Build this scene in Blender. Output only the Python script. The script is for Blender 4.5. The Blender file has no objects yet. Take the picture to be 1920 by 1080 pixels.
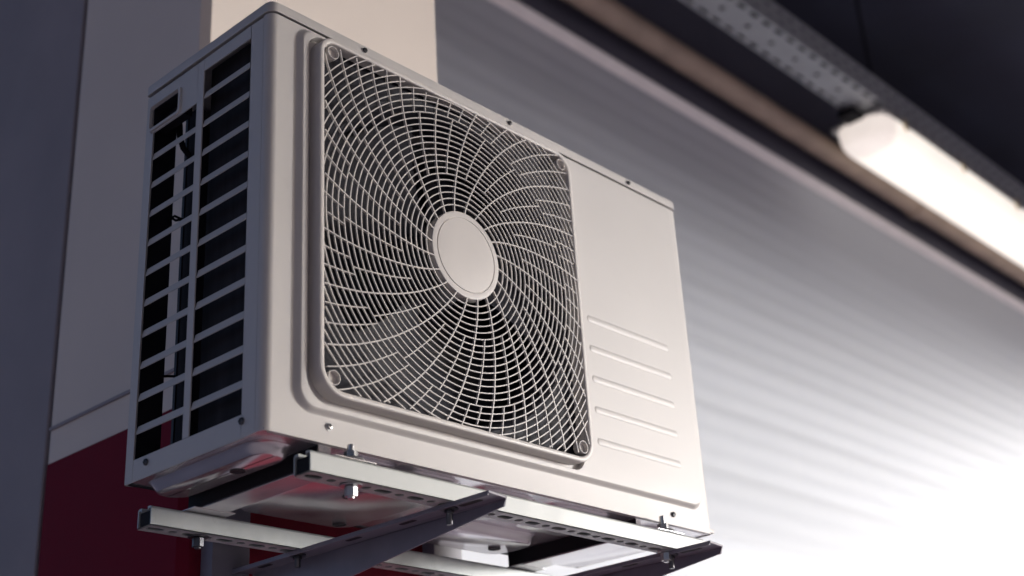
import bpy, bmesh, math, random
from mathutils import Vector, Matrix
R = math.radians
random.seed(7)
C = bpy.context.scene.collection
SC = bpy.context.scene

# ------------------------------------------------------------------ camera
cam = bpy.data.cameras.new('camera')
cam.sensor_width = 36.0
cam.lens = 47.353
cam.clip_start = 0.05
cam.clip_end = 600
cam.dof.use_dof = True
cam.dof.focus_distance = 1.69
cam.dof.aperture_fstop = 3.7
cam_o = bpy.data.objects.new('camera', cam)
cam_o.location = (-0.838159, -1.114642, -0.458766)
cam_o.rotation_euler = (1.988080, 0.055983, -0.817869)
C.objects.link(cam_o)
SC.camera = cam_o
SC.cycles.use_denoising = True
SC.cycles.max_bounces = 8
SC.cycles.diffuse_bounces = 5

# ------------------------------------------------------------------ light
SUN_AZ, SUN_EL = 130.0, 8.0          # azimuth measured from +Y towards +X
w = bpy.data.worlds.new('World')
SC.world = w
w.use_nodes = True
nt = w.node_tree
sky = nt.nodes.new('ShaderNodeTexSky')
sky.sky_type = 'NISHITA'
sky.sun_disc = False
sky.sun_elevation = R(SUN_EL)
sky.sun_rotation = R(SUN_AZ)
sky.air_density = 0.35
sky.dust_density = 6.0
sky.ozone_density = 0.95
nt.links.new(sky.outputs[0], nt.nodes['Background'].inputs[0])
nt.nodes['Background'].inputs[1].default_value = 0.075
sun = bpy.data.lights.new('sun', 'SUN')
sun.energy = 1.5
sun.angle = R(15)
sun.color = (0.99, 0.985, 1.0)
sun_o = bpy.data.objects.new('sun', sun)
sd = Vector((math.sin(R(SUN_AZ)) * math.cos(R(SUN_EL)), math.cos(R(SUN_AZ)) * math.cos(R(SUN_EL)), math.sin(R(SUN_EL))))
sun_o.rotation_euler = sd.to_track_quat('Z', 'Y').to_euler()
sun_o.location = sd * 30
C.objects.link(sun_o)
SC.view_settings.view_transform = 'Standard'
SC.view_settings.look = 'None'
SC.view_settings.gamma = 1
SC.view_settings.exposure = 1.8

# ------------------------------------------------------------------ materials
def mat(name, col, rough=0.5, metal=0.0, var=0.06, scale=12.0, bump=0.0, bscale=200.0, spec=0.5,
        dirt=0.0, dirt_col=(0.05, 0.045, 0.04), dscale=30.0, stretch=None, rnd=0.0):
    m = bpy.data.materials.new(name)
    m.use_nodes = True
    t = m.node_tree
    b = t.nodes['Principled BSDF']
    b.inputs['Roughness'].default_value = rough
    b.inputs['Metallic'].default_value = metal
    b.inputs['Specular IOR Level'].default_value = spec
    co = t.nodes.new('ShaderNodeTexCoord')
    src = co.outputs['Object']
    if stretch:
        mp = t.nodes.new('ShaderNodeMapping')
        mp.inputs['Scale'].default_value = stretch
        t.links.new(src, mp.inputs['Vector'])
        src = mp.outputs[0]
    n = t.nodes.new('ShaderNodeTexNoise')
    n.inputs['Scale'].default_value = scale
    n.inputs['Detail'].default_value = 5
    t.links.new(src, n.inputs['Vector'])
    mr = t.nodes.new('ShaderNodeMapRange')
    mr.inputs['From Min'].default_value = 0.3
    mr.inputs['From Max'].default_value = 0.7
    mr.inputs['To Min'].default_value = 1 - var
    mr.inputs['To Max'].default_value = 1 + var
    t.links.new(n.outputs['Fac'], mr.inputs['Value'])
    mx = t.nodes.new('ShaderNodeMix')
    mx.data_type = 'RGBA'
    mx.blend_type = 'MULTIPLY'
    mx.inputs['Factor'].default_value = 1
    mx.inputs['A'].default_value = (*col, 1)
    t.links.new(mr.outputs[0], mx.inputs['B'])
    out = mx.outputs['Result']
    if rnd > 0:
        oi = t.nodes.new('ShaderNodeObjectInfo')
        r0 = t.nodes.new('ShaderNodeMapRange')
        r0.inputs['To Min'].default_value = 1 - rnd
        r0.inputs['To Max'].default_value = 1 + rnd
        t.links.new(oi.outputs['Random'], r0.inputs['Value'])
        m0 = t.nodes.new('ShaderNodeMix')
        m0.data_type = 'RGBA'
        m0.blend_type = 'MULTIPLY'
        m0.inputs['Factor'].default_value = 1
        t.links.new(out, m0.inputs['A'])
        t.links.new(r0.outputs[0], m0.inputs['B'])
        out = m0.outputs['Result']
    if dirt > 0:
        n2 = t.nodes.new('ShaderNodeTexNoise')
        n2.inputs['Scale'].default_value = dscale
        n2.inputs['Detail'].default_value = 8
        n2.inputs['Roughness'].default_value = 0.7
        t.links.new(src, n2.inputs['Vector'])
        r2 = t.nodes.new('ShaderNodeMapRange')
        r2.inputs['From Min'].default_value = 0.58
        r2.inputs['From Max'].default_value = 0.75
        r2.inputs['To Max'].default_value = dirt
        t.links.new(n2.outputs['Fac'], r2.inputs['Value'])
        m2 = t.nodes.new('ShaderNodeMix')
        m2.data_type = 'RGBA'
        m2.inputs['B'].default_value = (*dirt_col, 1)
        t.links.new(r2.outputs[0], m2.inputs['Factor'])
        t.links.new(out, m2.inputs['A'])
        out = m2.outputs['Result']
    t.links.new(out, b.inputs['Base Color'])
    rr = t.nodes.new('ShaderNodeMapRange')
    rr.inputs['To Min'].default_value = max(0.02, rough - 0.08)
    rr.inputs['To Max'].default_value = min(1, rough + 0.08)
    t.links.new(n.outputs['Fac'], rr.inputs['Value'])
    t.links.new(rr.outputs[0], b.inputs['Roughness'])
    if bump > 0:
        nb = t.nodes.new('ShaderNodeTexNoise')
        nb.inputs['Scale'].default_value = bscale
        nb.inputs['Detail'].default_value = 3
        t.links.new(src, nb.inputs['Vector'])
        bp = t.nodes.new('ShaderNodeBump')
        bp.inputs['Strength'].default_value = bump
        bp.inputs['Distance'].default_value = 0.001
        t.links.new(nb.outputs['Fac'], bp.inputs['Height'])
        t.links.new(bp.outputs[0], b.inputs['Normal'])
    return m

M = {
    'paint': mat('beige_paint', (0.51, 0.487, 0.474), 0.48, var=0.03, scale=6, bump=0.05, bscale=500, dirt=0.10, dscale=14, dirt_col=(0.25, 0.22, 0.19)),
    'grille': mat('grille_plastic', (0.56, 0.53, 0.51), 0.45, var=0.03, scale=10, dirt=0.15, dscale=40, dirt_col=(0.3, 0.27, 0.24)),
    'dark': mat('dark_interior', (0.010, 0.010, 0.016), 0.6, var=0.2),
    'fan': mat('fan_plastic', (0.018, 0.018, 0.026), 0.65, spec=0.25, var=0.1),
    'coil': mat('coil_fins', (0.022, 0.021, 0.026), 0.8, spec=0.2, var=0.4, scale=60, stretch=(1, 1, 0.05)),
    'galv': mat('galvanised_steel', (0.37, 0.385, 0.38), 0.5, metal=0.15, var=0.05, scale=45, bump=0.05, bscale=90, dirt=0.35, dscale=35, dirt_col=(0.42, 0.42, 0.43)),
    'galv_old': mat('weathered_galvanised_steel', (0.42, 0.45, 0.45), 0.45, metal=0.25, var=0.10, scale=30, bump=0.08, bscale=90, dirt=0.6, dscale=45, dirt_col=(0.22, 0.22, 0.22)),
    'pan': mat('galvanised_base_pan', (0.66, 0.64, 0.66), 0.20, metal=0.75, var=0.08, scale=14, bump=0.6, bscale=14),
    'arm': mat('dark_grey_paint', (0.20, 0.19, 0.235), 0.38, var=0.10, scale=25, dirt=0.25, dscale=60, dirt_col=(0.16, 0.15, 0.15)),
    'bolt': mat('zinc_bolt', (0.45, 0.45, 0.46), 0.28, metal=0.9, var=0.1),
    'screw': mat('screw_steel', (0.10, 0.10, 0.11), 0.35, metal=0.8, var=0.1),
    'cross': mat('cross_recess_black', (0.01, 0.01, 0.01), 0.6),
    'cream': mat('cream_plaster', (0.72, 0.64, 0.58), 0.75, var=0.04, scale=3, bump=0.15, bscale=60),
        'red': mat('red_gloss_paint', (0.16, 0.008, 0.024), 0.8, spec=0.15, var=0.06, scale=3, bump=0.1, bscale=60),
    'panel': mat('grey_cladding', (0.30, 0.265, 0.28), 0.6, spec=0.3, var=0.16, scale=2.5),
    'wall': mat('ribbed_sheet_grey', (0.54, 0.575, 0.63), 0.6, spec=0.3, var=0.07, scale=1.3, stretch=(0.12, 1, 2.5), rnd=0.10),
    'trim': mat('pale_trim', (0.86, 0.83, 0.83), 0.5, var=0.04),
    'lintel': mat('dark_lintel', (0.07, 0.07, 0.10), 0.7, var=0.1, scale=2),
    'pipe': mat('brown_pipe_paint', (0.33, 0.25, 0.20), 0.55, var=0.15, scale=6, dirt=0.4, dscale=5, dirt_col=(0.12, 0.08, 0.06)),
    'tray': mat('tray_galvanised', (0.33, 0.345, 0.37), 0.45, metal=0.3, var=0.08, scale=10),
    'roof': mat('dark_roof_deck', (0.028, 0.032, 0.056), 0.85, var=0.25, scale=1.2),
    'ground': mat('concrete_ground', (0.46, 0.405, 0.455), 0.85, var=0.12, scale=0.6, bump=0.2, bscale=30),
    'lamp_base': mat('lamp_base_grey', (0.45, 0.45, 0.44), 0.5),
    'clip': mat('clip_yellowed_plastic', (0.55, 0.45, 0.28), 0.4),
    'black': mat('black_rubber', (0.010, 0.010, 0.013), 0.75, spec=0.2),
}
def emit(name, col, s):
    m = bpy.data.materials.new(name)
    m.use_nodes = True
    t = m.node_tree
    b = t.nodes['Principled BSDF']
    b.inputs['Base Color'].default_value = (0.8, 0.78, 0.74, 1)
    b.inputs['Roughness'].default_value = 0.35
    co = t.nodes.new('ShaderNodeTexCoord')
    wv = t.nodes.new('ShaderNodeTexNoise')
    wv.inputs['Scale'].default_value = 3
    t.links.new(co.outputs['Object'], wv.inputs['Vector'])
    mr = t.nodes.new('ShaderNodeMapRange')
    mr.inputs['To Min'].default_value = s * 0.85
    mr.inputs['To Max'].default_value = s * 1.15
    t.links.new(wv.outputs['Fac'], mr.inputs['Value'])
    t.links.new(mr.outputs[0], b.inputs['Emission Strength'])
    b.inputs['Emission Color'].default_value = (*col, 1)
    return m
M['lamp'] = emit('lit_diffuser', (1.0, 0.91, 0.815), 0.26)
M['lamp_end'] = emit('lit_diffuser_end', (1.0, 0.88, 0.80), 0.20)

# ------------------------------------------------------------------ mesh helpers
class MB:
    def __init__(s):
        s.v = []
        s.f = []
        s.flat = True
    def add(s, vs, fs):
        o = len(s.v)
        s.v += [tuple(x) for x in vs]
        s.f += [tuple(i + o for i in f) for f in fs]
        return s
    def box(s, x0, x1, y0, y1, z0, z1):
        return s.add([(x0, y0, z0), (x1, y0, z0), (x1, y1, z0), (x0, y1, z0), (x0, y0, z1), (x1, y0, z1), (x1, y1, z1), (x0, y1, z1)],
                     [(0, 3, 2, 1), (4, 5, 6, 7), (0, 1, 5, 4), (1, 2, 6, 5), (2, 3, 7, 6), (3, 0, 4, 7)])
    def prism(s, poly, axis, a0, a1):
        """closed polygon of 2-D points, pushed along an axis ('x': pts are (y,z); 'y': (x,z); 'z': (x,y))"""
        def p3(p, a):
            return {'x': (a, p[0], p[1]), 'y': (p[0], a, p[1]), 'z': (p[0], p[1], a)}[axis]
        n = len(poly)
        vs = [p3(p, a0) for p in poly] + [p3(p, a1) for p in poly]
        fs = [(i, (i + 1) % n, (i + 1) % n + n, i + n) for i in range(n)]
        fs += [tuple(range(n))[::-1], tuple(range(n, 2 * n))]
        return s.add(vs, fs)
    def strip(s, poly, axis, a0, a1):
        """open profile swept along an axis"""
        def p3(p, a):
            return {'x': (a, p[0], p[1]), 'y': (p[0], a, p[1]), 'z': (p[0], p[1], a)}[axis]
        n = len(poly)
        vs = [p3(p, a0) for p in poly] + [p3(p, a1) for p in poly]
        return s.add(vs, [(i, i + 1, i + 1 + n, i + n) for i in range(n - 1)])
    def lathe(s, prof, origin, axis='z', n=20, cap=True):
        """prof: list of (r, h); axis direction positive"""
        ax = {'x': Vector((1, 0, 0)), 'y': Vector((0, 1, 0)), 'z': Vector((0, 0, 1)),
              '-y': Vector((0, -1, 0)), '-x': Vector((-1, 0, 0)), '-z': Vector((0, 0, -1))}[axis]
        u = ax.orthogonal().normalized()
        v = ax.cross(u)
        o = Vector(origin)
        vs, fs = [], []
        for r, h in prof:
            for k in range(n):
                a = 2 * math.pi * k / n
                vs.append(o + ax * h + (u * math.cos(a) + v * math.sin(a)) * r)
        for j in range(len(prof) - 1):
            for k in range(n):
                k2 = (k + 1) % n
                fs.append((j * n + k, j * n + k2, (j + 1) * n + k2, (j + 1) * n + k))
        if cap:
            fs.append(tuple(range(n))[::-1])
            m = (len(prof) - 1) * n
            fs.append(tuple(range(m, m + n)))
        return s.add(vs, fs)
    def tube(s, pts, r, n=10):
        pts = [Vector(p) for p in pts]
        vs, fs = [], []
        pu = None
        for i, p in enumerate(pts):
            t = (pts[min(i + 1, len(pts) - 1)] - pts[max(i - 1, 0)]).normalized()
            u = t.orthogonal().normalized() if pu is None else (pu - t * pu.dot(t)).normalized()
            pu = u
            v = t.cross(u)
            for k in range(n):
                a = 2 * math.pi * k / n
                vs.append(p + (u * math.cos(a) + v * math.sin(a)) * r)
        for i in range(len(pts) - 1):
            for k in range(n):
                k2 = (k + 1) % n
                fs.append((i * n + k, i * n + k2, (i + 1) * n + k2, (i + 1) * n + k))
        fs.append(tuple(range(n))[::-1])
        m = (len(pts) - 1) * n
        fs.append(tuple(range(m, m + n)))
        return s.add(vs, fs)
    def build(s, name, m, parent=None, base=(0, 0, 0), smooth=None, bevel=0.0, seg=2):
        me = bpy.data.meshes.new(name)
        b = Vector(base)
        me.from_pydata([tuple(Vector(v) - b) for v in s.v], [], s.f)
        bm = bmesh.new()
        bm.from_mesh(me)
        bmesh.ops.remove_doubles(bm, verts=bm.verts, dist=1e-6)
        bmesh.ops.recalc_face_normals(bm, faces=bm.faces)
        bm.to_mesh(me)
        bm.free()
        me.materials.append(m)
        o = bpy.data.objects.new(name, me)
        C.objects.link(o)
        if parent is not None:
            o.parent = parent
        else:
            o.location = b
        if smooth is not None:
            for p in me.polygons:
                p.use_smooth = True
            me.set_sharp_from_angle(angle=R(smooth))
        if bevel > 0:
            bv = o.modifiers.new('bevel', 'BEVEL')
            bv.width = bevel
            bv.segments = seg
            bv.limit_method = 'ANGLE'
            bv.angle_limit = R(40)
            bv.harden_normals = True
            for p in me.polygons:
                p.use_smooth = True
            me.set_sharp_from_angle(angle=R(35))
        return o

def empty(name, loc):
    o = bpy.data.objects.new(name, None)
    o.location = loc
    o.empty_display_size = 0.1
    C.objects.link(o)
    return o
def tag(o, label=None, cat=None, group=None, kind=None):
    if label: o['label'] = label
    if cat: o['category'] = cat
    if group: o['group'] = group
    if kind: o['kind'] = kind
    return o
def copy_part(o, parent, offset):
    c = o.copy()
    C.objects.link(c)
    c.parent = parent
    c.location = Vector(o.location) + Vector(offset)
    for ch in list(o.children):
        d = ch.copy()
        C.objects.link(d)
        d.parent = c
    return c
def rrect(x0, x1, z0, z1, r, n=8):
    """counter-clockwise rounded rectangle"""
    if not isinstance(r, (tuple, list)):
        r = (r,) * 4                      # order: bottom-right, top-right, top-left, bottom-left
    cs = [(x1 - r[0], z0 + r[0], -90, r[0]), (x1 - r[1], z1 - r[1], 0, r[1]), (x0 + r[2], z1 - r[2], 90, r[2]), (x0 + r[3], z0 + r[3], 180, r[3])]
    out = []
    for cx, cz, a0, rr in cs:
        for k in range(n + 1):
            a = R(a0 + 90 * k / n)
            out.append((cx + rr * math.cos(a), cz + rr * math.sin(a)))
    return out
def fill_between(mb, loops3):
    """planar fill between an outer loop and holes"""
    bm = bmesh.new()
    es = []
    for lp in loops3:
        vs = [bm.verts.new(p) for p in lp]
        es += [bm.edges.new((vs[i], vs[(i + 1) % len(vs)])) for i in range(len(vs))]
    bmesh.ops.triangle_fill(bm, use_beauty=True, use_dissolve=False, edges=es)
    bm.verts.index_update()
    mb.add([v.co[:] for v in bm.verts], [tuple(v.index for v in f.verts) for f in bm.faces])
    bm.free()
def bridge(mb, a, b):
    n = len(a)
    mb.add(list(a) + list(b), [(i, (i + 1) % n, (i + 1) % n + n, i + n) for i in range(n)])
def holes_plate(mb, cells, to3, depth):
    """cells: (u0,u1,v0,v1,cu,cv,a,b) rectangle with a rounded hole; to3(u,v,d) gives the 3-D point"""
    for (u0, u1, v0, v1, cu, cv, a, b) in cells:
        if a <= 0:
            mb.add([to3(u0, v0, 0), to3(u1, v0, 0), to3(u1, v1, 0), to3(u0, v1, 0)], [(0, 1, 2, 3)])
            mb.add([to3(u0, v0, depth), to3(u1, v0, depth), to3(u1, v1, depth), to3(u0, v1, depth)], [(0, 3, 2, 1)])
            continue
        angs = [2 * math.pi * k / 16 for k in range(16)]
        angs += [math.atan2(y - cv, x - cu) % (2 * math.pi) for x in (u0, u1) for y in (v0, v1)]
        angs = sorted(set(round(t, 6) for t in angs))
        outer, inner = [], []
        for t in angs:
            c, s = math.cos(t), math.sin(t)
            d = min(((u1 - cu) / c if c > 1e-9 else (u0 - cu) / c if c < -1e-9 else 1e9),
                    ((v1 - cv) / s if s > 1e-9 else (v0 - cv) / s if s < -1e-9 else 1e9))
            outer.append((cu + c * d, cv + s * d))
            k = 3.0 if a > b * 1.3 else 2.0
            q = (abs(c / a) ** k + abs(s / b) ** k) ** (-1 / k)
            inner.append((cu + c * q, cv + s * q))
        for d in (0, depth):
            bridge(mb, [to3(*p, d) for p in outer], [to3(*p, d) for p in inner])
        bridge(mb, [to3(*p, 0) for p in inner], [to3(*p, depth) for p in inner])

# ================================================================== SETTING
GZ = -2.0
g = MB()
g.add([(-150, -150, GZ), (150, -150, GZ), (150, 150, GZ), (-150, 150, GZ)], [(0, 1, 2, 3)])
tag(g.build('ground', M['ground']), 'grey concrete ground', kind='structure')

# ---- pillar behind the unit
PX0, PX1, PY, PYB = 0.185, 0.708, 0.42, 0.80
ZR = 0.187
pb = (0.45, 0.6, GZ)
pil = empty('pillar', pb)
tag(pil, 'cream plastered pillar with a dark red lower band, right behind the air conditioner', 'pillar')
CH = 0.013
def pillar_poly(x0, x1, y0, y1, c):
    return [(x0 + c, y0), (x1, y0), (x1, y1), (x0, y1), (x0, y0 + c)]
q = MB()
q.prism(pillar_poly(PX0, PX1, PY, PYB, CH), 'z', ZR, 3.94)
q.build('plaster_shaft', M['cream'], pil, pb, bevel=0.002)
q = MB()
q.prism(pillar_poly(PX0 - 0.0012, PX1 + 0.0012, PY - 0.0012, PYB, CH), 'z', GZ, ZR)
q.build('red_band', M['red'], pil, pb, bevel=0.001)
q = MB()
q.box(PX0 - 0.004, PX0 - 0.0005, PY + CH + 0.01, PYB - 0.002, ZR + 0.055, ZR + 0.060)
q.build('plaster_joint', M['panel'], pil, pb)

# ---- grey cladding wall beyond the pillar, running back to the ribbed wall
cb = (0.2, 1.4, GZ)
cw = empty('cladding_wall', cb)
tag(cw, 'dark grey cladding wall at the left edge, past the cream pillar', 'wall')
q = MB(); q.box(PX0 + 0.03, PX1 - 0.05, PYB + 0.001, 1.97, GZ, 3.94)
q.build('backing', M['lintel'], cw, cb)
yy = PYB + 0.018
for k in range(2):
    q = MB(); q.box(PX0 + 0.003, PX0 + 0.028, yy, yy + 0.56, GZ, 3.93)
    q.build('cladding_panel', M['panel'], cw, cb, bevel=0.004)
    yy += 0.575

# ---- ribbed wall far behind
WY = 2.0
wb = (6, WY, GZ)
rw = empty('ribbed_wall', wb)
tag(rw, 'long grey wall of horizontal ribbed sheets behind the pillar, bleached white at lower right', 'wall')
ph = 0.30
npan = 16
z0 = 2.918 - ph * npan
WX0, WX1 = PX1 - 0.06, 16.0
def wall_panel(z0):
    p = MB()
    prof = []
    prof = [(WY + 0.03, z0 + 0.0006)]
    for j in range(37):
        t = j / 36
        prof.append((WY - 0.0035 + 0.0013 * math.cos(2 * math.pi * 3 * t), z0 + 0.0006 + (ph - 0.0012) * t))
    prof.append((WY + 0.03, z0 + ph - 0.0006))
    p.prism(prof, 'x', WX0, WX1)
    return p
first = wall_panel(z0).build('wall_panel', M['wall'], rw, wb)
for k in range(1, npan):
    copy_part(first, rw, (0, 0, k * ph))
q = MB(); q.box(WX0, WX1, WY + 0.031, WY + 0.08, GZ, 3.94); q.build('wall_backing', M['lintel'], rw, wb)
q = MB(); q.prism([(WY + 0.03, 2.919), (WY - 0.002, 2.919), (WY - 0.040, 2.950), (WY - 0.040, 2.962), (WY + 0.03, 2.972)], 'x', WX0, WX1); q.build('trim_strip', M['trim'], rw, wb)
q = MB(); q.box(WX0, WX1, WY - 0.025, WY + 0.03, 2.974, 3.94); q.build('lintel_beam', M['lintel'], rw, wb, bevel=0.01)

# ---- roof over it all; its front edge runs at a slant
rb = (4, -1, 3.95)
rf = empty('canopy_roof', rb)
tag(rf, 'dark roof deck over the yard, filling the top right corner', 'roof')
RE = [(13.6, -18.0), (11.2, 3.5)]      # ends of the unseen front edge, placed for its shadow on the wall
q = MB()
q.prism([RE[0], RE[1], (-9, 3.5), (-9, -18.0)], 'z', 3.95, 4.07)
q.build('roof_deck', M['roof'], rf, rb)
d = Vector((RE[1][0] - RE[0][0], RE[1][1] - RE[0][1])).normalized()
nrm = Vector((-d.y, d.x)) * 0.06
q = MB()
q.prism([RE[0], RE[1], (RE[1][0] + nrm.x, RE[1][1] + nrm.y), (RE[0][0] + nrm.x, RE[0][1] + nrm.y)], 'z', 2.86, 4.08)
q.build('fascia', M['panel'], rf, rb)  # unseen drop edge, hung low to keep sun off the upper wall
# unseen columns added to shade the left of the unit's front panel
for k in range(3):
    x = -4.2 + 3.5 * k
    cb_ = (x, -2.6, GZ)
    co = empty('canopy_column', cb_)
    tag(co, ['grey steel column under the roof, far left of the air conditioner', 'grey steel column under the roof, left of the air conditioner',
             'grey steel column under the roof, in front to the right of the air conditioner'][k], 'column', 'steel columns under the roof')
    q = MB(); q.box(x - 0.13, x + 0.13, -2.73, -2.47, GZ + 0.012, 3.94); q.build('shaft', M['panel'], co, cb_, bevel=0.01)
    q = MB(); q.box(x - 0.2, x + 0.2, -2.8, -2.4, GZ + 0.0005, GZ + 0.0118); q.build('base_plate', M['arm'], co, cb_)

# ---- brown pipe with coupling
py, pz, pr = 1.86, 3.095, 0.060
q = MB()
q.tube([(0.75, py, pz), (6, py, pz), (16, py, pz)], pr, 20)
pp = q.build('brown_pipe', M['pipe'], None, (6, py, pz), smooth=40)
tag(pp, 'brown painted pipe running along the top of the ribbed wall', 'pipe')
q = MB()
q.lathe([(pr + 0.001, -0.05), (pr + 0.012, -0.045), (pr + 0.012, 0.045), (pr + 0.001, 0.05)], (6.15, py, pz), 'x', 20)
q.build('coupling', M['pipe'], pp, (6, py, pz), smooth=40)
for x in (2.2, 4.8, 7.6):
    q = MB(); q.box(x, x + 0.04, py - 0.012, WY - 0.026, pz + pr - 0.002, pz + pr + 0.012)
    q.build('pipe_bracket', M['lintel'], pp, (6, py, pz))

# ---- cable tray
TZ, TY0, TY1, TH, TX0, TX1 = 3.104, 1.408, 1.592, 0.141, 1.3, 11.0
tb = (4, 1.0, TZ)
tr = empty('cable_tray', tb)
tag(tr, 'perforated grey cable tray hanging under the dark roof', 'cable tray')
q = MB()
cells = []
pitch = 0.203
nx = int((TX1 - TX0) / pitch)
wv = (TY1 - TY0)
for i in range(nx):
    u = TX0 + i * pitch
    h = pitch / 2
    for (du, vv0, vv1, a, b) in ((0, 0.0, 0.30, 0.038, 0.010), (h, 0.0, 0.30, 0.038, 0.010),
                                 (0, 0.70, 1.0, 0.038, 0.010), (h, 0.70, 1.0, 0.038, 0.010)):
        cells.append((u + du, u + du + h, TY0 + wv * vv0, TY0 + wv * vv1, u + du + h / 2, TY0 + wv * (0.12 if vv0 == 0 else 0.88), a, b))
    cells.append((u, u + pitch, TY0 + wv * 0.30, TY0 + wv * 0.70, u + h, TY0 + wv * 0.5, 0.016, 0.013))
holes_plate(q, cells, lambda u, v, dd: (u, v, TZ + dd), 0.002)
q.build('tray_floor', M['tray'], tr, tb)
for (y, sgn) in ((TY0, 1), (TY1, -1)):
    q = MB()
    cells = []
    for i in range(nx * 2):
        u = TX0 + i * pitch / 2
        h = pitch / 2
        cells.append((u, u + h, TZ, TZ + TH * 0.5, u + h / 2, TZ + TH * 0.28, 0.027, 0.007))
        cells.append((u, u + h, TZ + TH * 0.5, TZ + TH, u + h / 2, TZ + TH * 0.72, 0.027, 0.007))
    holes_plate(q, cells, lambda u, v, dd: (u, y + sgn * dd, v), 0.002)
    q.box(TX0, TX0 + nx * pitch, y + min(0, sgn * 0.012), y + max(0, sgn * 0.012), TZ + TH, TZ + TH + 0.003)
    q.build('tray_side', M['tray'], tr, tb)
q = MB(); q.box(TX0, TX1, TY0 + 0.03, TY0 + 0.10, TZ + 0.02, TZ + 0.07)
q.build('cable_bundle', M['black'], tr, tb, bevel=0.01)
for x in (4.88, 8.1):
    q = MB(); q.lathe([(0.008, 0), (0.008, 3.95 - TZ - 0.003)], (x, TY0 + 0.01, TZ + 0.003), 'z', 8)
    q.build('hanger_rod', M['black'], tr, tb)
    break

# ---- lit batten light under the tray
LX0, LX1, LYC, LZT, LW, LH = 4.92, 8.6, 1.568, 3.092, 0.300, 0.145
lb = (LX0, LYC, LZT)
la = empty('batten_light', lb)
tag(la, 'lit fluorescent batten light glowing warm white under the cable tray', 'light')
def half(wd, ht, n=14, zt=0):
    pts = []
    for k in range(n + 1):
        a = math.pi * k / n
        c, s = math.cos(a), math.sin(a)
        pts.append((math.copysign(abs(c) ** 0.62, c) * wd / 2, -abs(s) ** 0.62 * ht))
    return pts
q = MB()
sects = [(0.0, 0.30), (0.015, 0.62), (0.043, 0.84), (0.092, 0.96), (0.15, 1.0)]
rows = [(LX0 + a, f) for a, f in sects] + [(LX1 - a, f) for a, f in reversed(sects)]
n = 15
def lamp_skin(rows, name, m, caps):
    q = MB()
    vs, fs = [], []
    for x, f in rows:
        for (yy, zz) in half(LW * f, LH * (0.55 + 0.45 * f)):
            vs.append((x, LYC + yy, LZT - 0.03 + zz))
    for i in range(len(rows) - 1):
        for k in range(n - 1):
            fs.append((i * n + k, i * n + k + 1, (i + 1) * n + k + 1, (i + 1) * n + k))
    for c in caps:
        fs.append(tuple(range(c * n, c * n + n)))
    q.add(vs, fs)
    q.build(name, m, la, lb, smooth=50)
ne = len(sects)
lamp_skin(rows[:ne], 'diffuser_end', M['lamp_end'], [0])
lamp_skin(rows[ne - 1:ne + 1], 'diffuser', M['lamp'], [])
lamp_skin(rows[ne:], 'diffuser_end', M['lamp_end'], [ne - 1])
q = MB(); q.box(LX0 + 0.02, LX1 - 0.02, LYC - LW / 2 - 0.004, LYC + LW / 2 + 0.004, LZT - 0.030, LZT - 0.004)
q.build('base_tray', M['lamp_base'], la, lb, bevel=0.006)
for x in (5.15, 5.82, 6.52, 7.4):
    for s in (-1, 1):
        y = LYC + s * (LW / 2 + 0.008)
        q = MB(); q.box(x, x + 0.03, y - 0.005, y + 0.005, LZT - 0.065, LZT + 0.002)
        q.build('clip', M['clip'], la, lb, bevel=0.003)
q = MB(); q.box(LX0 - 0.10, LX0 + 0.03, LYC - 0.05, LYC + 0.05, LZT - 0.04, LZT + 0.004)
q.build('cable_gland', M['black'], la, lb, bevel=0.01)

# ================================================================== AIR CONDITIONER
W, D, H = 0.8277, 0.2676, 0.555
ab = (W / 2, D / 2, -0.022)
ac = empty('air_conditioner', ab)
tag(ac, 'beige outdoor air conditioner unit with a round spiral fan grille', 'air conditioner')
HL = 0.5376                       # top of the sheets, below the lid

# ---- front panel: bent sheet, raised field, seat for the grille
def y3(lp, y):
    return [(x, y, z) for x, z in lp]
GX0, GX1, GZ0, GZ1 = 0.0620, 0.5385, 0.0505, 0.5265
p = MB()
BR = 0.011
outer = [(BR, 0.0), (W - BR, 0.0), (W - BR, HL), (BR, HL)]
N = 8
pl = lambda ins: rrect(0.0385 + ins, 0.806 - ins, 0.030 + ins, 0.5365 - ins, (0.026 - ins * .5, 0.014, 0.018, 0.026 - ins * .5), N)
PLY = -0.0075
fill_between(p, [y3(outer, 0.0), y3(pl(0), 0.0)])
prev = y3(pl(0), 0.0)
for k in range(1, 7):
    t = k / 6
    cur = y3(pl(0.0075 * t), PLY * (0.5 - 0.5 * math.cos(math.pi * t)))
    bridge(p, prev, cur)
    prev = cur
gr = lambda ins: rrect(0.0525 + ins, 0.5305 - ins, 0.0420 + ins, 0.5275 - ins, (0.022 - ins, 0.022 - ins, 0.022 - ins, 0.032 - ins), N)
fill_between(p, [prev, y3(gr(0), PLY)])
prev = y3(gr(0), PLY)
for (ins, y) in ((0.0006, PLY + 0.0006), (0.0016, 0.001), (0.0022, 0.0018)):
    cur = y3(gr(ins), y)
    bridge(p, prev, cur)
    prev = cur
HCX, HCZ = 0.3005, 0.2890
hole = [(HCX + 0.228 * math.cos(2 * math.pi * k / 64), 0.0018, HCZ + 0.228 * math.sin(2 * math.pi * k / 64)) for k in range(64)]
of0 = lambda ins: rrect(GX0 + ins, GX1 - ins, GZ0 + ins, GZ1 - ins, (0.0315 - ins, 0.0315 - ins, 0.0255 - ins, 0.0375 - ins), N)
fill_between(p, [prev, y3(of0(0.003), 0.0018)])
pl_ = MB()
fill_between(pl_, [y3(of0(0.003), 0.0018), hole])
pl_.build('orifice_plate', M['fan'], ac, ab)
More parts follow.
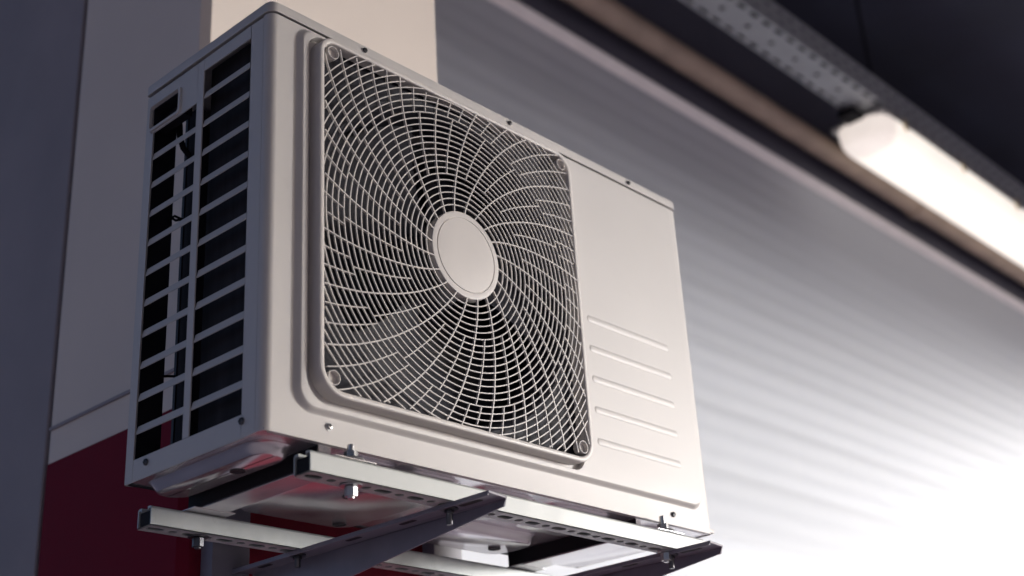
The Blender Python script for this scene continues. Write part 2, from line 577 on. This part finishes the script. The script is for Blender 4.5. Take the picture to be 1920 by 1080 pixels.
for (xs, xe, cx) in ((0, 0, BR), (0, 0, W - BR)):
    sgn = -1 if cx < 0.4 else 1
    prof = [(cx + sgn * BR * math.sin(a), BR - BR * math.cos(a)) for a in [R(90) * k / 8 for k in range(9)]]
    if sgn < 0:
        prof.append((0.0, BR + 0.003))
    else:
        prof.append((W, D))
    p.strip(prof, 'z', 0.0, HL)
# small inward lip at the bottom edge
p.strip([(0.0, 0.0), (0.004, 0.0008), (0.010, 0.0010)], 'x', BR, W - BR)
fr = p.build('front_panel', M['paint'], ac, ab, smooth=38)
wn = fr.modifiers.new('weighted', 'WEIGHTED_NORMAL')
wn.keep_sharp = True

# raised pills on the right of the front panel
for z in (0.2755, 0.2295, 0.1838, 0.1380, 0.0915):
    q = MB()
    lay = []
    for (ins, y) in ((0.0, PLY + 0.0003), (0.0010, PLY - 0.0003), (0.0024, PLY - 0.0007), (0.0042, PLY - 0.0009)):
        lay.append(y3(rrect(0.560 + ins, 0.7535 - ins, z - 0.0058 + ins, z + 0.0058 - ins, 0.0057 - ins, 6), y))
    for a, b in zip(lay[:-1], lay[1:]):
        bridge(q, a, b)
    q.add(lay[-1], [tuple(range(len(lay[-1])))])
    q.build('embossed_rib', M['paint'], ac, ab, smooth=60)

# ---- fan grille
YF = -0.0185
HR = 0.0612
RIN = (GX0 + 0.0075, GX1 - 0.0075, GZ0 + 0.0075, GZ1 - 0.0075)
RCR = (0.024, 0.024, 0.018, 0.030)
def yfront(r):
    return YF + 0.0012 - 0.0065 * max(0.0, 1 - (r / 0.245) ** 2)
q = MB()
of = lambda ins: rrect(GX0 + ins, GX1 - ins, GZ0 + ins, GZ1 - ins, tuple(max(0.003, r + 0.0075 - ins) for r in RCR), N)
seq = [(0.0, 0.0015), (0.0, YF + 0.0022), (0.0005, YF + 0.0008), (0.0018, YF), (0.0062, YF), (0.0072, YF + 0.0008), (0.0076, YF + 0.002), (0.0080, -0.003)]
for (a, b) in zip(seq[:-1], seq[1:]):
    bridge(q, y3(of(a[0]), a[1]), y3(of(b[0]), b[1]))
grille = q.build('fan_grille', M['grille'], ac, ab, smooth=50)

def inside(x, z, pad=0.0):
    x0, x1, zz0, zz1 = RIN
    if not (x0 - pad < x < x1 + pad and zz0 - pad < z < zz1 + pad):
        return False
    # rounded corners
    for (cx, cz, r, sx, sz) in ((x1, zz0, RCR[0], -1, 1), (x1, zz1, RCR[1], -1, -1), (x0, zz1, RCR[2], 1, -1), (x0, zz0, RCR[3], 1, 1)):
        ox, oz = cx + sx * r, cz + sz * r
        if (x - ox) * sx < 0 and (z - oz) * sz < 0 and math.hypot(x - ox, z - oz) > r + pad:
            return False
    return True
BO = 0.2165
BOSS = [(HCX + sx * BO, HCZ + sz * BO) for sx in (-1, 1) for sz in (-1, 1)]
def clear(x, z):
    return inside(x, z, 0.001) and all(math.hypot(x - bx, z - bz) > 0.0082 for bx, bz in BOSS)
def ribbon(mb, path, wid, depth, y0f):
    """vertical-walled bar along a path of (x,z) points, front face at y0f(r)"""
    n = len(path)
    if n < 2:
        return
    vs = []
    for i, (x, z) in enumerate(path):
        a = path[max(i - 1, 0)]
        b = path[min(i + 1, n - 1)]
        t = Vector((b[0] - a[0], b[1] - a[1])).normalized()
        nx_, nz_ = -t.y * wid / 2, t.x * wid / 2
        y0 = y0f(math.hypot(x - HCX, z - HCZ))
        vs += [(x + nx_, y0, z + nz_), (x - nx_, y0, z - nz_), (x - nx_ * .45, y0 + depth, z - nz_ * .45), (x + nx_ * .45, y0 + depth, z + nz_ * .45)]
    fs = []
    for i in range(n - 1):
        o = i * 4
        for k in range(4):
            fs.append((o + k, o + (k + 1) % 4, o + 4 + (k + 1) % 4, o + 4 + k))
    fs.append((0, 1, 2, 3))
    o = (n - 1) * 4
    fs.append((o + 3, o + 2, o + 1, o))
    mb.add(vs, fs)
RS = 0.0088
kmax = 29
for k in range(1, kmax):
    r = HR + RS * k
    nseg = 144
    pts = []
    for i in range(nseg + 1):
        a = 2 * math.pi * i / nseg
        pts.append((HCX + r * math.cos(a), HCZ + r * math.sin(a)))
    ok = [clear(*c) for c in pts]
    runs, run = [], []
    for i, c in enumerate(pts):
        if ok[i]:
            run.append(c)
        else:
            runs.append(run)
            run = []
    if runs and run and ok[0]:
        runs[0] = run + runs[0][1:]
    else:
        runs.append(run)
    for run in runs:
        if len(run) > 2:
            mb = MB()
            ribbon(mb, run, 0.0015, 0.0024, yfront)
            mb.build('grille_ring', M['grille'], grille, ab)
GT = [(0.06, 0.0), (0.08, 5.0), (0.10, 9.2), (0.12, 12.6), (0.14, 15.6), (0.17, 19.6), (0.20, 23.0), (0.23, 26.4), (0.26, 29.6), (0.30, 34.0), (0.34, 38.5)]
def twist(r):
    for (a, va), (b, vb) in zip(GT[:-1], GT[1:]):
        if r <= b:
            return va + (vb - va) * (r - a) / (b - a)
    return GT[-1][1]
def spoke(th0, r0, r1, wid):
    mb = MB()
    path = []
    n = max(6, int((r1 - r0) / 0.006))
    for i in range(n + 1):
        r = r0 + (r1 - r0) * i / n
        a = R(th0 - twist(r))
        c = (HCX + r * math.cos(a), HCZ + r * math.sin(a))
        if clear(*c):
            path.append(c)
        elif path:
            break
    if len(path) > 1:
        ribbon(mb, path, wid, 0.0036, lambda r: yfront(r) - 0.0004)
        mb.build('grille_spoke', M['grille'], grille, ab)
R6, R16 = HR + 6 * RS, HR + 16 * RS
for k in range(20):
    th = 34.9 + 18 * k
    spoke(th, HR - 0.002, 0.36, 0.0017)
    spoke(th + 9, R6, R16, 0.0014)
    spoke(th + 5.9, R16, 0.36, 0.0014)
    spoke(th + 11.9, R16, 0.36, 0.0014)
# hub cap
q = MB()
yh = yfront(0.04) - 0.0005
prof = [(HR, -0.012), (HR, -0.0015), (HR - 0.0008, -0.0003), (HR - 0.0025, 0.0), (0.0530, 0.0), (0.0524, -0.0008), (0.0518, -0.0008), (0.0512, 0.0002), (0.040, 0.0010), (0.02, 0.0014), (0.0005, 0.0015)]
q.lathe(prof, (HCX, yh, HCZ), '-y', 72)
q.build('hub_cap', M['grille'], grille, ab, smooth=35)
for bx, bz in BOSS:
    q = MB()
    q.lathe([(0.0089, -0.006), (0.0089, 0.0), (0.0080, 0.0), (0.0078, -0.012), (0.0005, -0.0122)], (bx, YF + 0.0006, bz), '-y', 24)
    q.build('screw_boss', M['grille'], grille, ab, smooth=35)

# ---- inside: orifice, fan, coil, dark liner
q = MB()
orf = [(0.228, 0.0019), (0.221, 0.006), (0.218, 0.014), (0.214, 0.060)]
for (a, b) in zip(orf[:-1], orf[1:]):
    bridge(q, [(HCX + a[0] * math.cos(2 * math.pi * k / 64), a[1], HCZ + a[0] * math.sin(2 * math.pi * k / 64)) for k in range(64)],
           [(HCX + b[0] * math.cos(2 * math.pi * k / 64), b[1], HCZ + b[0] * math.sin(2 * math.pi * k / 64)) for k in range(64)])
q.build('fan_orifice', M['fan'], ac, ab, smooth=40)
fan = MB().lathe([(0.05, 0.0), (0.056, -0.02), (0.058, -0.075), (0.050, -0.08)], (HCX, 0.030, HCZ), '-y', 32).build('fan', M['fan'], ac, ab, smooth=40)
for k in range(3):
    q = MB()
    vs, fs = [], []
    nr, na = 9, 14
    for side in (0, 1):
        for i in range(nr):
            r = 0.050 + (0.205 - 0.050) * i / (nr - 1)
            spn = 62 + 34 * (i / (nr - 1))
            for j in range(na):
                u = j / (na - 1)
                lead = 8 * math.sin(i / (nr - 1) * math.pi * 0.5)
                a = R(120 * k + 20 + lead + spn * (u - 0.5))
                y = 0.032 + 0.070 * u - 0.008 * math.sin(math.pi * u) + side * 0.003
                vs.append((HCX + r * math.cos(a), y, HCZ + r * math.sin(a)))
    off = nr * na
    for i in range(nr - 1):
        for j in range(na - 1):
            a = i * na + j
            fs.append((a, a + 1, a + na + 1, a + na))
            fs.append((off + a, off + a + na, off + a + na + 1, off + a + 1))
    rim = [j for j in range(na)] + [i * na + na - 1 for i in range(1, nr)] + [(nr - 1) * na + j for j in range(na - 2, -1, -1)] + [i * na for i in range(nr - 2, 0, -1)]
    for a, b in zip(rim, rim[1:] + rim[:1]):
        fs.append((a, b, b + off, a + off))
    q.add(vs, fs)
    q.build('fan_blade', M['fan'], fan, ab, smooth=40)
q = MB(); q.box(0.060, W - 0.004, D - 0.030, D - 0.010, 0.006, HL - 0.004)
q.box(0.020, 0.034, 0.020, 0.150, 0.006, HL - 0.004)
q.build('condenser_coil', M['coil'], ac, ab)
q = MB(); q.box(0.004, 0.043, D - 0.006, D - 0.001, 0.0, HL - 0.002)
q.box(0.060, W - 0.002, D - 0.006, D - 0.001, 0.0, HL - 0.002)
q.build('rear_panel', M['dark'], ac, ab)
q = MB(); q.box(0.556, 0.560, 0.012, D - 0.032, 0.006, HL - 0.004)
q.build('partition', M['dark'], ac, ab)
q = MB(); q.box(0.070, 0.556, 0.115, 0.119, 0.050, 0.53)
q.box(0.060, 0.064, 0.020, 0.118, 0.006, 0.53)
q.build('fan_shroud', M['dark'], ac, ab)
q = MB()
q.tube([(0.030, 0.240, 0.535), (0.036, 0.250, 0.522), (0.043, 0.255, 0.505), (0.044, 0.255, 0.490), (0.050, 0.255, 0.474), (0.064, 0.255, 0.462)], 0.0042, 10)
q.build('cable', M['black'], ac, ab, smooth=50)
for pth in ([(0.034, 0.256, 0.360), (0.044, 0.258, 0.370), (0.066, 0.258, 0.368)], [(0.034, 0.256, 0.366), (0.046, 0.258, 0.364), (0.066, 0.258, 0.374)],
            [(0.034, 0.256, 0.142), (0.046, 0.258, 0.146), (0.066, 0.258, 0.150)]):
    MB().tube(pth, 0.0017, 8).build('wire', M['black'], ac, ab, smooth=50)

# ---- side panel with louvred openings
SY0, SY1 = 0.0145, D
HF, HL = HL, 0.5358
RC0, RC1, MC, LC1 = 0.0395, 0.1385, 0.1515, 0.2510
OZ, OP, OH = 0.5180, 0.0418, 0.0312
NO = 12
LT = OZ - OP
zb = OZ - (NO - 1) * OP - OH
T = 0.0022
HY0, HY1, HZ0, HZ1 = 0.1935, 0.2545, 0.4835, 0.5150
p = MB()
p.box(0, T, SY0, RC0, 0.0, HL)                      # front stile
p.box(0, T, LC1, SY1, 0.0, LT)                      # rear stile
p.box(0, T, HY1, SY1, LT, HL)
p.box(0, T, RC0, LC1, 0.0, zb)                      # bottom rail
p.box(0, T, RC0, RC1, OZ, HL)                       # top above the front column
p.box(0, T, RC1, MC, zb, HL)                        # mullion
HY0, HY1, HZ0, HZ1 = 0.1935, 0.2545, 0.4835, 0.5150
p.box(0, T, MC, HY0, LT, HL)
p.box(0, T, HY0, HY1, HZ1, HL)
p.box(0, T, HY0, LC1, LT, HZ0)
p.box(0, T, LC1, HY1, LT, HZ0)
p.box(T, 0.012, SY1 - T, SY1, 0.0, HL)
p.build('side_panel', M['paint'], ac, ab, bevel=0.0006, seg=1)
for k in range(NO - 1):
    zt = OZ - k * OP - OH
    zl = zt - (OP - OH)
    for (a, b) in ((RC0, RC1), (MC, LC1)):
        if a == MC and k == 0:
            continue
        q = MB()
        q.prism([(0.0014, zl + 0.0014), (0.0024, zl + 0.0006), (0.0048, zt - 0.0002), (0.0038, zt + 0.0004)], 'y', a + 0.0002, b - 0.0002)
        q.build('louvre_slat', M['paint'], ac, ab)
HL = HF
# handle: pocket with a rolled rim
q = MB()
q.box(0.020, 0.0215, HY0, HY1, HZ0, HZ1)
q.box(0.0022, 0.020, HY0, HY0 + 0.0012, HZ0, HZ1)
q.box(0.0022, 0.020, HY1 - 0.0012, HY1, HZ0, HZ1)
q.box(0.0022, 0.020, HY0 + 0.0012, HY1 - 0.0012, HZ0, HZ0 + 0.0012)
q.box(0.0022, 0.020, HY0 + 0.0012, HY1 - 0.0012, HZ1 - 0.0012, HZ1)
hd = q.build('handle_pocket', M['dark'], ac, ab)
q = MB()
ho = lambda ins: [(yy, zz) for yy, zz in rrect(HY0 - 0.0072 + ins, HY1 + 0.0045 - ins * 0.6, HZ0 - 0.0062 + ins, HZ1 + 0.003 - ins * 0.5, 0.006 - ins * .4, 5)]
x3 = lambda lp, x: [(x, a, b) for a, b in lp]
bridge(q, x3(ho(0), 0.0), x3(ho(0.0008), -0.0030))
bridge(q, x3(ho(0.0008), -0.0030), x3(ho(0.0045), -0.0030))
bridge(q, x3(ho(0.0045), -0.0030), x3(ho(0.0062), 0.002))
q.build('handle_rim', M['paint'], hd, ab, smooth=40)
# right-hand sheet is part of the front bend; top lid
q = MB()
lo = lambda o: rrect(-o, W + o, -o, D + o, (0.012, 0.004, 0.004, 0.012), 8)
zl0 = 0.5400
lay = [([(a, b, zl0) for a, b in lo(0.0002)]), ([(a, b, zl0) for a, b in lo(0.0016)]), ([(a, b, H - 0.003) for a, b in lo(0.0016)]),
       ([(a, b, H - 0.0008) for a, b in lo(0.0008)]), ([(a, b, H) for a, b in lo(-0.002)])]
for a, b in zip(lay[:-1], lay[1:]):
    bridge(q, a, b)
q.add(lay[-1], [tuple(range(len(lay[-1])))])
q.add([(a, b, zl0 + 0.001) for a, b in lo(0.0002)], [tuple(range(len(lay[-1])))])
q.build('top_lid', M['paint'], ac, ab, smooth=40)
# screws
def screw(x, y, z, ax, r=0.0038, washer=True):
    prof = ([(r * 1.35, 0.0), (r * 1.35, 0.0008)] if washer else []) + [(r, 0.0008), (r * 0.98, 0.0020), (r * 0.75, 0.0030), (r * 0.3, 0.0034)]
    s = MB().lathe(prof, (x, y, z), ax, 18).build('screw', M['screw'] if not washer else M['bolt'], ac, ab, smooth=35)
    c = MB()
    if ax == '-y':
        c.box(x - r * .6, x + r * .6, y - 0.0038, y - 0.0030, z - r * .13, z + r * .13)
        c.box(x - r * .13, x + r * .13, y - 0.0039, y - 0.0029, z - r * .6, z + r * .6)
    else:
        c.box(x - 0.0038, x - 0.0030, y - r * .6, y + r * .6, z - r * .13, z + r * .13)
        c.box(x - 0.0039, x - 0.0029, y - r * .13, y + r * .13, z - r * .6, z + r * .6)
    c.build('cross_slot', M['cross'], s, ab)
for x in (0.150, 0.426, 0.701):
    screw(x, -0.0016, 0.5465, '-y', 0.0036, False)
screw(0.0905, 0.0, 0.0205, '-y')
screw(0.730, 0.0, 0.0155, '-y', 0.0040, False)
screw(0.0, 0.222, 0.0175, '-x', 0.0042, False)
screw(0.0, 0.0375, 0.0185, '-x', 0.0042, False)

# ---- base pan with pressed bosses, drain holes and feet
q = MB()
q.box(0.003, W - 0.003, 0.003, D - 0.001, 0.0015, 0.0035)
pan = q.build('base_pan', M['pan'], ac, ab)
def boss(x0, x1, y0, y1, dz, r, slope):
    q = MB()
    lay = []
    for t in range(6):
        u = t / 5
        ins = slope * u
        lay.append([(a, b, 0.0014 - dz * (0.5 - 0.5 * math.cos(math.pi * u))) for a, b in rrect(x0 + ins, x1 - ins, y0 + ins, y1 - ins, max(0.004, r - ins * .6), 8)])
    for a, b in zip(lay[:-1], lay[1:]):
        bridge(q, a, b)
    q.add(lay[-1], [tuple(range(len(lay[-1])))])
    q.build('pressed_boss', M['pan'], pan, ab, smooth=60)
boss(0.016, 0.080, 0.030, 0.262, 0.012, 0.028, 0.012)
boss(0.134, 0.335, 0.020, 0.258, 0.013, 0.030, 0.010)
boss(0.365, 0.470, 0.020, 0.130, 0.010, 0.026, 0.010)
boss(0.395, 0.625, 0.155, 0.256, 0.012, 0.030, 0.010)
boss(0.500, 0.630, 0.020, 0.125, 0.010, 0.026, 0.010)
boss(0.715, 0.800, 0.030, 0.250, 0.012, 0.028, 0.012)
for (x, y, dz) in ((0.050, 0.112, 0.0120), (0.300, 0.230, 0.0130), (0.580, 0.215, 0.0120), (0.222, 0.118, 0.0130), (0.446, 0.222, 0.0120), (0.70, 0.12, 0)):
    q = MB().lathe([(0.0092, -0.0005), (0.0092, 0.0012), (0.0076, 0.0012), (0.0072, 0.0002), (0.0005, 0.0)], (x, y, 0.0014 - dz), '-z', 20)
    q.build('drain_hole', M['dark'], pan, ab, smooth=40)
FZ = -0.0222
def foot(x0, x1, tx0, tx1):
    q = MB()
    q.box(x0, x1, 0.036, D - 0.036, FZ + 0.0002, 0.0013)
    q.box(tx0, tx1, -0.029, 0.0355, FZ + 0.0002, FZ + 0.0016)
    q.box(tx0, tx1, D - 0.0355, D + 0.030, FZ + 0.0002, FZ + 0.0016)
    f = q.build('foot', M['pan'], ac, ab, bevel=0.0006, seg=1)
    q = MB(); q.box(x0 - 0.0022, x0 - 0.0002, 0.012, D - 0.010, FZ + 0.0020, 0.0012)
    q.build('foot_side', M['black'], f, ab)  # black plate put in for the shade beside the foot, no real part
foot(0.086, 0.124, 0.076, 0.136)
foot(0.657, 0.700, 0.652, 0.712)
q = MB(); q.box(W - 0.004, W + 0.010, 0.004, 0.012, 0.003, 0.010)
q.build('corner_tab', M['paint'], ac, ab, bevel=0.002)

# ================================================================== BRACKET
bb = (0.465, 0.405, -0.7)
br = empty('wall_bracket', bb)
tag(br, 'steel wall bracket of pale perforated rails on dark arms, carrying the air conditioner', 'bracket')
RZT, RZB, RD = -0.0224, -0.0470, 0.0285
def rail(x0, x1, y0, m):
    q = MB()
    t = 0.0018
    q.box(x0, x1, y0, y0 + t, RZB + t, RZT - 0.003)                       # front web
    q.box(x0, x1, y0 + RD - t, y0 + RD, RZB + t, RZT - 0.003)             # rear web
    q.prism([(y0, RZT - 0.003), (y0 + 0.001, RZT - 0.001), (y0 + 0.003, RZT), (y0 + 0.008, RZT), (y0 + 0.008, RZT - 0.0045), (y0 + 0.0065, RZT - 0.0045), (y0 + 0.0065, RZT - 0.002), (y0 + t, RZT - 0.003)], 'x', x0, x1)
    q.prism([(y0 + RD, RZT - 0.003), (y0 + RD - 0.001, RZT - 0.001), (y0 + RD - 0.003, RZT), (y0 + RD - 0.008, RZT), (y0 + RD - 0.008, RZT - 0.0045), (y0 + RD - 0.0065, RZT - 0.0045), (y0 + RD - 0.0065, RZT - 0.002), (y0 + RD - t, RZT - 0.003)], 'x', x0, x1)
    cells = []
    u = x0
    while u + 0.05 <= x1 + 1e-6:
        cells.append((u, u + 0.030, y0, y0 + RD, u + 0.015, y0 + RD / 2, 0.0118, 0.0062))
        cells.append((u + 0.030, u + 0.050, y0, y0 + RD, u + 0.040, y0 + RD / 2, 0.0058, 0.0052))
        u += 0.05
    if u < x1:
        cells.append((u, x1, y0, y0 + RD, 0, 0, 0, 0))
    holes_plate(q, cells, lambda a, b, dd: (a, b, RZB + dd), t)
    r_ = q.build('rail', m, br, bb)
    q = MB(); q.box(x0 + 0.002, x0 + 0.012, y0 + t + 0.0002, y0 + RD - t - 0.0002, RZB + t + 0.0002, RZT - 0.0048)
    q.build('end_cap', M['black'], r_, bb, bevel=0.001)
rail(0.0405, 0.7560, -0.030, M['galv'])
rail(0.0290, 0.7480, 0.2520, M['galv_old'])
def arm(x0, x1):
    q = MB()
    t = 0.003
    YT, YE = -0.086, 0.392
    q.prism([(x0, YT - 0.006), (x1 - t, YT), (x1 - t, YE), (x0, YE)], 'z', RZB - 0.0002 - t, RZB - 0.0002)
    zt = RZB - 0.0002
    q.prism([(YT, zt), (YE, zt), (YE, zt - 0.067), (YT + 0.004, zt - 0.0115)], 'x', x1 - t, x1)
    # rolled left edge of the flange
    q.box(x0, x0 + 0.002, YT - 0.004, YE, zt - t - 0.003, zt - t)
    a = q.build('arm', M['arm'], br, bb, bevel=0.0008, seg=2)
    for yy in (0.06, 0.16, 0.34):
        s = MB()
        s.add([(x, y, zt - t - 0.0004) for x, y in rrect(x0 + 0.012, x0 + 0.020, yy - 0.014, yy + 0.014, 0.0038, 5)], [tuple(range(24))])
        s.build('slot', M['cross'], a, bb)
    s = MB()
    s.add([(x, y, zt - t - 0.0004) for x, y in rrect(x0 + 0.011, x0 + 0.020, -0.066, -0.030, 0.004, 5)], [tuple(range(24))])
    s.build('slot', M['cross'], a, bb)
arm(0.2480, 0.2855)
arm(0.6800, 0.7195)
def upright(x0, x1):
    q = MB()
    t = 0.004
    q.box(x0, x1, 0.392, 0.392 + t, -0.72, 0.16)
    q.box(x0, x0 + t, 0.392 + t, PY - 0.0015, -0.72, 0.16)
    q.box(x1 - t, x1, 0.392 + t, PY - 0.0015, -0.72, 0.16)
    q.build('upright', M['arm'], br, bb, bevel=0.0008, seg=2)
upright(0.2150, 0.2765)
upright(0.6300, 0.6920)

def hexa(mb, x, y, z0, z1, r, rot=0.0):
    mb.prism([(x + r * math.cos(R(60 * k + rot)), y + r * math.sin(R(60 * k + rot))) for k in range(6)], 'z', z0, z1)
def foot_bolt(x, y, top, m='bolt'):
    s = MB().lathe([(0.0040, RZB - 0.0155), (0.0042, RZB - 0.0145), (0.0042, top), (0.0034, top + 0.001)], (x, y, 0), 'z', 14).build('bolt', M[m], br, bb, smooth=35)
    q = MB().lathe([(0.0150, FZ + 0.0020), (0.0155, FZ + 0.0028), (0.0150, FZ + 0.0042)], (x, y, 0), 'z', 24)
    q.build('washer', M[m], s, bb, smooth=35)
    q = MB(); hexa(q, x, y, FZ + 0.0044, FZ + 0.0135, 0.0082, 20)
    q.build('nut', M[m], s, bb, bevel=0.0008)
    q = MB().lathe([(0.0125, RZB - 0.0018), (0.0130, RZB - 0.0010), (0.0125, RZB - 0.0002)], (x, y, 0), 'z', 24)
    q.build('washer', M[m], s, bb, smooth=35)
    q = MB(); hexa(q, x, y, RZB - 0.0135, RZB - 0.0020, 0.0076, 10)
    q.build('nut', M[m], s, bb, bevel=0.0008)
foot_bolt(0.1090, -0.0155, FZ + 0.0205)
foot_bolt(0.6810, -0.0155, FZ + 0.0240)
foot_bolt(0.1060, 0.2665, FZ + 0.0165, 'screw')
def arm_bolt(x, y, zb_):
    s = MB().lathe([(0.0036, zb_), (0.0040, zb_ + 0.001), (0.0040, RZB - 0.003)], (x, y, 0), 'z', 14).build('bolt', M['screw'], br, bb, smooth=35)
    q = MB().lathe([(0.0110, RZB - 0.0052), (0.0110, RZB - 0.0034)], (x, y, 0), 'z', 20)
    q.build('washer', M['screw'], s, bb, smooth=35)
    q = MB(); hexa(q, x, y, RZB - 0.0094, RZB - 0.0054, 0.0060, 15)
    q.build('nut', M['screw'], s, bb, bevel=0.0006)
for x in (0.2600, 0.6920):
    arm_bolt(x, -0.0155, RZB - 0.0230)
    arm_bolt(x, 0.2665, RZB - 0.0200)
